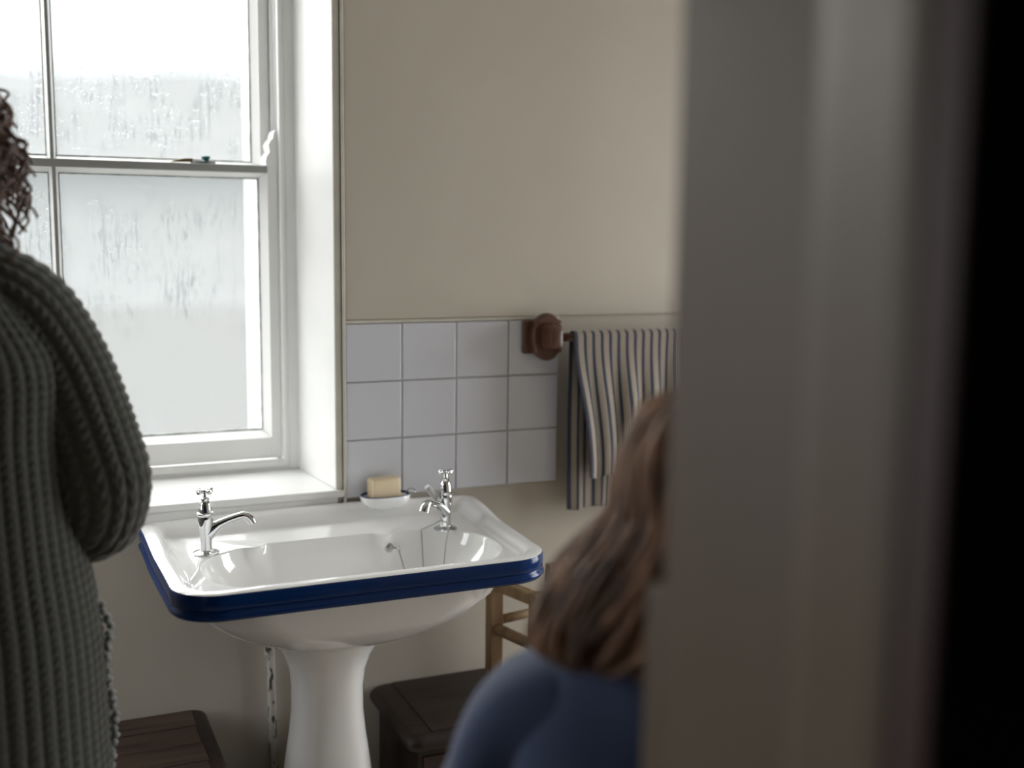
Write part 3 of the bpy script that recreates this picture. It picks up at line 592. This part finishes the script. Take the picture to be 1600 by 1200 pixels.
def person(root, J, fwd, k, hand_dirs):
    """one continuous body: skinned skeleton with five-fingered hands joined to the head and remeshed"""
    v = []; e = []; rad = []
    def add(p, r, par=None):
        v.append(tuple(p)); rad.append(r); i = len(v) - 1
        if par is not None: e.append((par, i))
        return i
    pel = add(J['pelvis'], .095 * k); sp1 = add(J['waist'], .088 * k, pel); ch = add(J['chest'], .095 * k, sp1); nb = add(J['neck'], .05 * k, ch); nt_ = add(J['head'], .05 * k, nb)
    for s in 'RL':
        sh = add(J['sh' + s], .048 * k, ch); el = add(J['el' + s], .035 * k, sh); wr = add(J['wr' + s], .024 * k, el)
        d = Vector(hand_dirs[s][0]).normalized(); pn = Vector(hand_dirs[s][1]).normalized(); sd_ = d.cross(pn).normalized()   # finger direction, palm normal, thumb side
        W = Vector(J['wr' + s]); pm_ = add(W + d * .05 * k, (.030 * k, .016 * k), wr)
        for q, (off, ln) in enumerate(((.030, .066), (.010, .075), (-.010, .070), (-.028, .055))):
            b = W + d * .085 * k + sd_ * off * k
            i1 = add(b, .0088 * k, pm_); i2 = add(b + d * ln * .45 * k + pn * .010 * k, .0082 * k, i1); add(b + d * ln * .8 * k + pn * .034 * k, .0072 * k, i2)
        t1 = add(W + d * .035 * k + sd_ * .036 * k, .0105 * k, pm_); add(W + d * .072 * k + sd_ * .056 * k + pn * .018 * k, .0085 * k, t1)
        hp = add(J['hp' + s], .080 * k, pel); kn = add(J['kn' + s], .052 * k, hp); an = add(J['an' + s], .034 * k, kn); add(Vector(J['an' + s]) + Vector((fwd[0] * .12 * k, fwd[1] * .12 * k, -.035 * k)), .028 * k, an)
    V, F = skin_mesh(v, e, rad, 1)
    hm, eyes = head_mesh(J['headc'], J.get('face', fwd), J.get('hup', (0, 0, 1)), J.get('hk', k))
    mb = MB(); mb.add(V, F); mb.add(hm.v, hm.f)
    b = obj('body', mb, M_SKIN, root, smooth=True)
    r = b.modifiers.new('remesh', 'REMESH'); r.mode = 'VOXEL'; r.voxel_size = .0055; r.use_smooth_shade = True
    f_ = Vector(J.get('face', fwd)).normalized()
    for p in eyes:
        ey = obj('eye', MB().ball(p, .0115 * k), M_EYE, root, smooth=True)
        obj('iris', MB().lathe([(.0052 * k, 0), (.0045 * k, .0012 * k), (.001 * k, .0016 * k)], Vector(p) + f_ * .0105 * k, 14, ax=tuple(f_)), M_IRIS, ey, smooth=True)
    return b
def loft_cloth(name, path, m, parent, nu=64, step=.006, rib=0, ribamp=0, fold=0, seed=0, stitch=.013, smooth_n=3):
    """tube of cloth round a path: path rows (centre, half-width a, half-depth b, axis vector for a)"""
    C = [Vector(p[0]) for p in path]; A = [(p[1], p[2]) for p in path]; X = [Vector(p[3]).normalized() for p in path]
    # Catmull-Rom resample
    pts = []; ab = []; ax = []
    for i in range(len(C) - 1):
        p0, p1, p2, p3 = C[max(i - 1, 0)], C[i], C[i + 1], C[min(i + 2, len(C) - 1)]
        a0, a1, a2, a3 = [Vector((*A[q], 0)) for q in (max(i - 1, 0), i, i + 1, min(i + 2, len(C) - 1))]
        n = max(2, int((p2 - p1).length / step))
        for k_ in range(n):
            t = k_ / n
            cm = lambda q0, q1, q2, q3: .5 * ((2 * q1) + (q2 - q0) * t + (2 * q0 - 5 * q1 + 4 * q2 - q3) * t * t + (3 * q1 - q0 - 3 * q2 + q3) * t ** 3)
            pts.append(cm(p0, p1, p2, p3)); ab.append(cm(a0, a1, a2, a3)); ax.append(X[i].lerp(X[i + 1], t).normalized())
    pts.append(C[-1]); ab.append(Vector((*A[-1], 0))); ax.append(X[-1])
    n = len(pts); th = np.linspace(0, 2 * PI, nu, endpoint=False); V = np.zeros((n, nu, 3)); L = 0; r_ = np.random.default_rng(seed)
    waves = [(r_.integers(1, 5), r_.uniform(12, 45), r_.uniform(0, 6), r_.uniform(.4, 1)) for _ in range(7)]
    for k_ in range(n):
        d = (pts[min(k_ + 1, n - 1)] - pts[max(k_ - 1, 0)]).normalized(); L += (pts[k_] - pts[k_ - 1]).length if k_ else 0
        x = (ax[k_] - d * ax[k_].dot(d)).normalized(); y = d.cross(x)
        disp = np.zeros(nu)
        if rib:
            t = (rib * th / (2 * PI)) % 1 - .5
            disp += ribamp * (np.abs(np.cos(PI * t)) ** .7 - .5) + ribamp * .5 * np.sin(2 * PI * (L / stitch + np.abs(t) * 1.3)) * np.cos(PI * t)
        if fold:
            for a_, b_, c_, g_ in waves: disp += fold * g_ * np.sin(a_ * th + b_ * L + c_)
        ca, sa = np.cos(th), np.sin(th); e_ = .86
        ra = (ab[k_][0]) * np.sign(ca) * np.abs(ca) ** e_ + disp * ca; rb = (ab[k_][1]) * np.sign(sa) * np.abs(sa) ** e_ + disp * sa
        V[k_] = np.array(pts[k_]) + ra[:, None] * np.array(x) + rb[:, None] * np.array(y)
    o = npmesh(name, V.reshape(-1, 3), gridfaces(n, nu), m, parent)
    so2 = o.modifiers.new('thickness', 'SOLIDIFY'); so2.thickness = .003; so2.offset = -1
    return o
def shoe(parent, an, fwd, k):
    a = Vector(an); f = Vector((fwd[0], fwd[1], 0)).normalized(); s = Vector((f.y, -f.x, 0)); R = []
    for t, hw, h0 in ((-.075, .022, .05), (-.065, .034, .07), (-.03, .038, .095), (.03, .037, .085), (.07, .042, .062), (.12, .046, .045), (.16, .038, .034), (.178, .018, .022)):
        R.append([Vector((a.x, a.y, 0)) + f * t * k + s * hw * k * math.cos(q) + Vector((0, 0, max(.0, (h0 * .5 + h0 * .5 * math.sin(q)) * k))) for q in [2 * PI * i / 20 for i in range(20)]])
    obj('shoe', MB().rings(R), M_SHOE, parent, smooth=60)

# --- woman in the cardigan, standing at the window with her back to the door
WX, WY = -.672, -.47
wom = thing('person', 'person with brown curls in a dark ribbed cardigan standing by the window', 'person', (WX, WY, 0))
def mir(p): return (2 * WX - p[0], p[1], p[2])
J = dict(pelvis=(WX, WY, .84), waist=(WX, WY, 1.0), chest=(WX, WY + .0, 1.16), neck=(WX, WY, 1.285), head=(WX + .0, WY + .02, 1.36), headc=(WX - .005, WY + .03, 1.44),
         shR=(WX + .135, WY, 1.235), elR=(-.462, -.50, .965), wrR=(-.575, -.30, .985), hpR=(WX + .085, WY, .80), knR=(WX + .09, WY + .01, .45), anR=(WX + .085, WY - .01, .07))
for q in ('sh', 'el', 'wr', 'hp', 'kn', 'an'): J[q + 'L'] = mir(J[q + 'R'])
person(wom, J, (0, 1, 0), .98, {'R': ((-.6, .8, .05), (-.6, -.5, 0)), 'L': ((.6, .8, .05), (.6, -.5, 0))})
cg = [((WX, WY - .005, .48), .222, .150, (1, 0, 0)), ((WX, WY, .62), .212, .145, (1, 0, 0)), ((WX, WY, .80), .205, .142, (1, 0, 0)), ((WX, WY, .92), .190, .135, (1, 0, 0)), ((WX, WY, 1.05), .180, .130, (1, 0, 0)),
      ((WX, WY, 1.15), .182, .125, (1, 0, 0)), ((WX, WY, 1.205), .152, .115, (1, 0, 0)), ((WX, WY, 1.25), .118, .098, (1, 0, 0)), ((WX, WY + .005, 1.295), .090, .082, (1, 0, 0)), ((WX, WY + .01, 1.325), .072, .072, (1, 0, 0))]
loft_cloth('cardigan', cg, M_KNIT, wom, nu=560, step=.0035, rib=58, ribamp=.0035)
sl = [((WX + .066, WY, 1.249), .058, .063), ((WX + .119, WY, 1.216), .066, .068), ((-.511, -.475, 1.145), .065, .068), ((-.480, -.487, 1.05), .065, .068), ((-.466, -.492, .99), .061, .066), ((-.474, -.470, .945), .052, .058), ((-.505, -.415, .95), .048, .050), ((-.545, -.345, .97), .043, .043), ((-.57, -.305, .983), .038, .038)]
loft_cloth('sleeve', [(p, a, b, (0, 1, 0)) for p, a, b in sl], M_KNIT, wom, nu=230, step=.003, rib=21, ribamp=.0034)
loft_cloth('sleeve', [(mir(p), a, b, (0, 1, 0)) for p, a, b in sl], M_KNIT, wom, nu=230, step=.003, rib=21, ribamp=.0034)
# looped pale edging down the side opening
mb = MB(); zs = np.arange(.49, .845, .0075)
for k_, z in enumerate(zs):
    x = -.460 + .004 * math.sin(z * 40) - .02 * max(0, (z - .80)) / .045
    mb.ball((x + .0025 * (k_ % 2), WY - .02 + .006 * math.sin(k_ * 1.7), z), (.0055, .006, .0046), 8, 6)
obj('knit_edging', mb, M_KNITE, wom, smooth=True)
# curly hair: a cap with some two hundred ringlets
mb = MB(); hc = Vector((WX - .005, WY + .015, 1.445))
mb.ball(hc, (.092, .105, .112), 24, 16)
for q in range(330):
    a = random.uniform(0, 2 * PI); z0 = random.uniform(-.75, 1)
    if math.sin(a) > .62 and z0 < .35: continue
    d = Vector((math.cos(a) * math.sqrt(1 - z0 * z0), math.sin(a) * math.sqrt(1 - z0 * z0), z0)); p = hc + Vector((d.x * .084, d.y * .098, d.z * .105))
    ln = random.uniform(.06, .135); rr = random.uniform(.0065, .012); tn = random.uniform(1.5, 3.0); ph = random.uniform(0, 6); pts = []
    sag = random.uniform(.6, 1.1)
    drift = Vector((d.x, d.y, d.z * .3)).normalized()
    for i in range(26):
        t = i / 25; cpt = p + drift * (.10 * t * (1 - .38 * t)) + Vector((0, 0, -ln * sag * t * t)); an = ph + tn * 2 * PI * t; tg = Vector((-d.y, d.x, 0)).normalized() if abs(d.z) < .98 else Vector((1, 0, 0))
        pts.append(cpt + (tg * math.cos(an) + drift * math.sin(an)) * rr * min(1, t * 3))
    mb.tube(pts, [.0036 * (1 - .5 * i / 25) for i in range(26)], 5)
obj('hair', mb, M_HAIRD, wom, smooth=True)
for s in 'RL':
    loft_cloth('trouser_leg', [(J['hp' + s], .095, .10, (1, 0, 0)), (J['kn' + s], .075, .078, (1, 0, 0)), ((J['an' + s][0], J['an' + s][1], .05), .072, .075, (1, 0, 0))], M_TROUS, wom, nu=40, step=.02, fold=.001)
    shoe(wom, J['an' + s], (0, 1), .95)

# --- child in navy between the door frame and the basin, turned away
CX, CY = -.028, -1.178
chi = thing('person', 'person with long light brown hair in a navy shirt close to the door frame', 'person', (CX, CY, 0))
fw = Vector((.55, .83, 0)).normalized(); sdv = Vector((fw.y, -fw.x, 0))        # facing, and the right-hand side
c0 = Vector((CX, CY, 0)); P_ = lambda a, b, z: tuple(c0 + sdv * a + fw * b + Vector((0, 0, z)))
J = dict(pelvis=P_(0, 0, .58), waist=P_(0, 0, .72), chest=P_(0, 0, .85), neck=P_(.02, .005, .955), head=P_(.042, .01, 1.02), headc=P_(.064, .02, 1.085), hup=tuple(sdv * .3 + Vector((0, 0, 1))),
         shR=P_(.108, 0, .89), elR=P_(.15, .0, .72), wrR=P_(.11, .14, .66), shL=P_(-.108, 0, .885), elL=P_(-.165, -.01, .725), wrL=P_(-.115, .13, .66),
         hpR=P_(.06, 0, .56), knR=P_(.07, .015, .31), anR=P_(.065, 0, .055), hpL=P_(-.06, 0, .56), knL=P_(-.07, .015, .31), anL=P_(-.065, 0, .055), hk=.86)
person(chi, J, tuple(fw), .74, {'R': (tuple(fw - sdv * .5), tuple(-sdv)), 'L': (tuple(fw + sdv * .5), tuple(sdv))})
sv = tuple(sdv)
loft_cloth('shirt', [(P_(0, 0, .50), .140, .105, sv), (P_(0, 0, .60), .140, .108, sv), (P_(0, 0, .72), .136, .108, sv), (P_(0, 0, .82), .138, .108, sv), (P_(0, 0, .87), .132, .098, sv), (P_(.006, 0, .92), .105, .080, sv), (P_(.018, .005, .955), .066, .060, sv), (P_(.028, .008, .98), .052, .05, sv)], M_NAVY, chi, nu=96, fold=.005, seed=3)
for s, g in (('L', -1), ('R', 1)):
    loft_cloth('sleeve', [(P_(g * .05, 0, .895), .055, .06, tuple(fw)), (P_(g * .108, -.005, .868), .060, .066, tuple(fw)), (P_(g * .148, -.008, .80), .060, .062, tuple(fw)), (P_(g * .172, -.012, .73), .056, .056, tuple(fw)), (P_(g * .155, .05, .685), .046, .046, tuple(fw)), (P_(g * .12, .125, .662), .038, .038, tuple(fw))], M_NAVY, chi, nu=64, fold=.0042, seed=5 + g)
    loft_cloth('trouser_leg', [(J['hp' + s], .078, .085, sv), (J['kn' + s], .058, .06, sv), ((J['an' + s][0], J['an' + s][1], .04), .055, .058, sv)], M_DENIM, chi, nu=40, step=.02, fold=.001)
    shoe(chi, J['an' + s], fw, .74)
# long hair: a full shell over the skull falling on the shoulders, with locks laid over it
hc = Vector(J['headc']); mb = MB()
LV = [(1.2, .012, .012), (1.15, .045, .05), (.98, .078, .088), (.62, .097, .107), (.18, .104, .114), (-.25, .106, .114), (-.6, .108, .108), (-.95, .099, .100), (-1.2, .089, .090), (-1.36, .070, .072)]
def hp_(th, a, b, zz, ex=0):
    drop = max(0, -zz); back = .012 * drop + .02
    return hc + sdv * (math.cos(th) * (a + ex) - .072 * drop) + fw * (math.sin(th) * (b + ex) * (.72 if math.sin(th) > 0 and zz < .6 else 1) - back) + Vector((0, 0, zz * .092))
R = [[hp_(2 * PI * i / 72, a, b, zz, .0025 * math.sin(i * PI / 3 + 2 * zz)) for i in range(72)] for zz, a, b in LV]
mb.rings(R)
for q in range(150):
    th = random.uniform(PI * .95, PI * 2.05) if q % 4 else random.uniform(0, 2 * PI); ex = random.uniform(-.002, .010); ph = random.uniform(0, 6); am = random.uniform(.004, .012); pts = []
    for i in range(24):
        t = i / 23 * (len(LV) - 1.01); k_ = int(t); t -= k_
        zz, a, b = [LV[k_][z_] * (1 - t) + LV[k_ + 1][z_] * t for z_ in range(3)]
        pts.append(hp_(th + am * 9 * math.sin(i * .55 + ph) * min(1, i / 8), a, b, zz - (random.random() * .02), ex + am * .4 * math.sin(i * .55 + ph + 1.5)))
    mb.tube(pts, [.0045 * (1 - .55 * (i / 23) ** 2) for i in range(24)], 6, .6)
obj('hair', mb, M_HAIRL, chi, smooth=True)
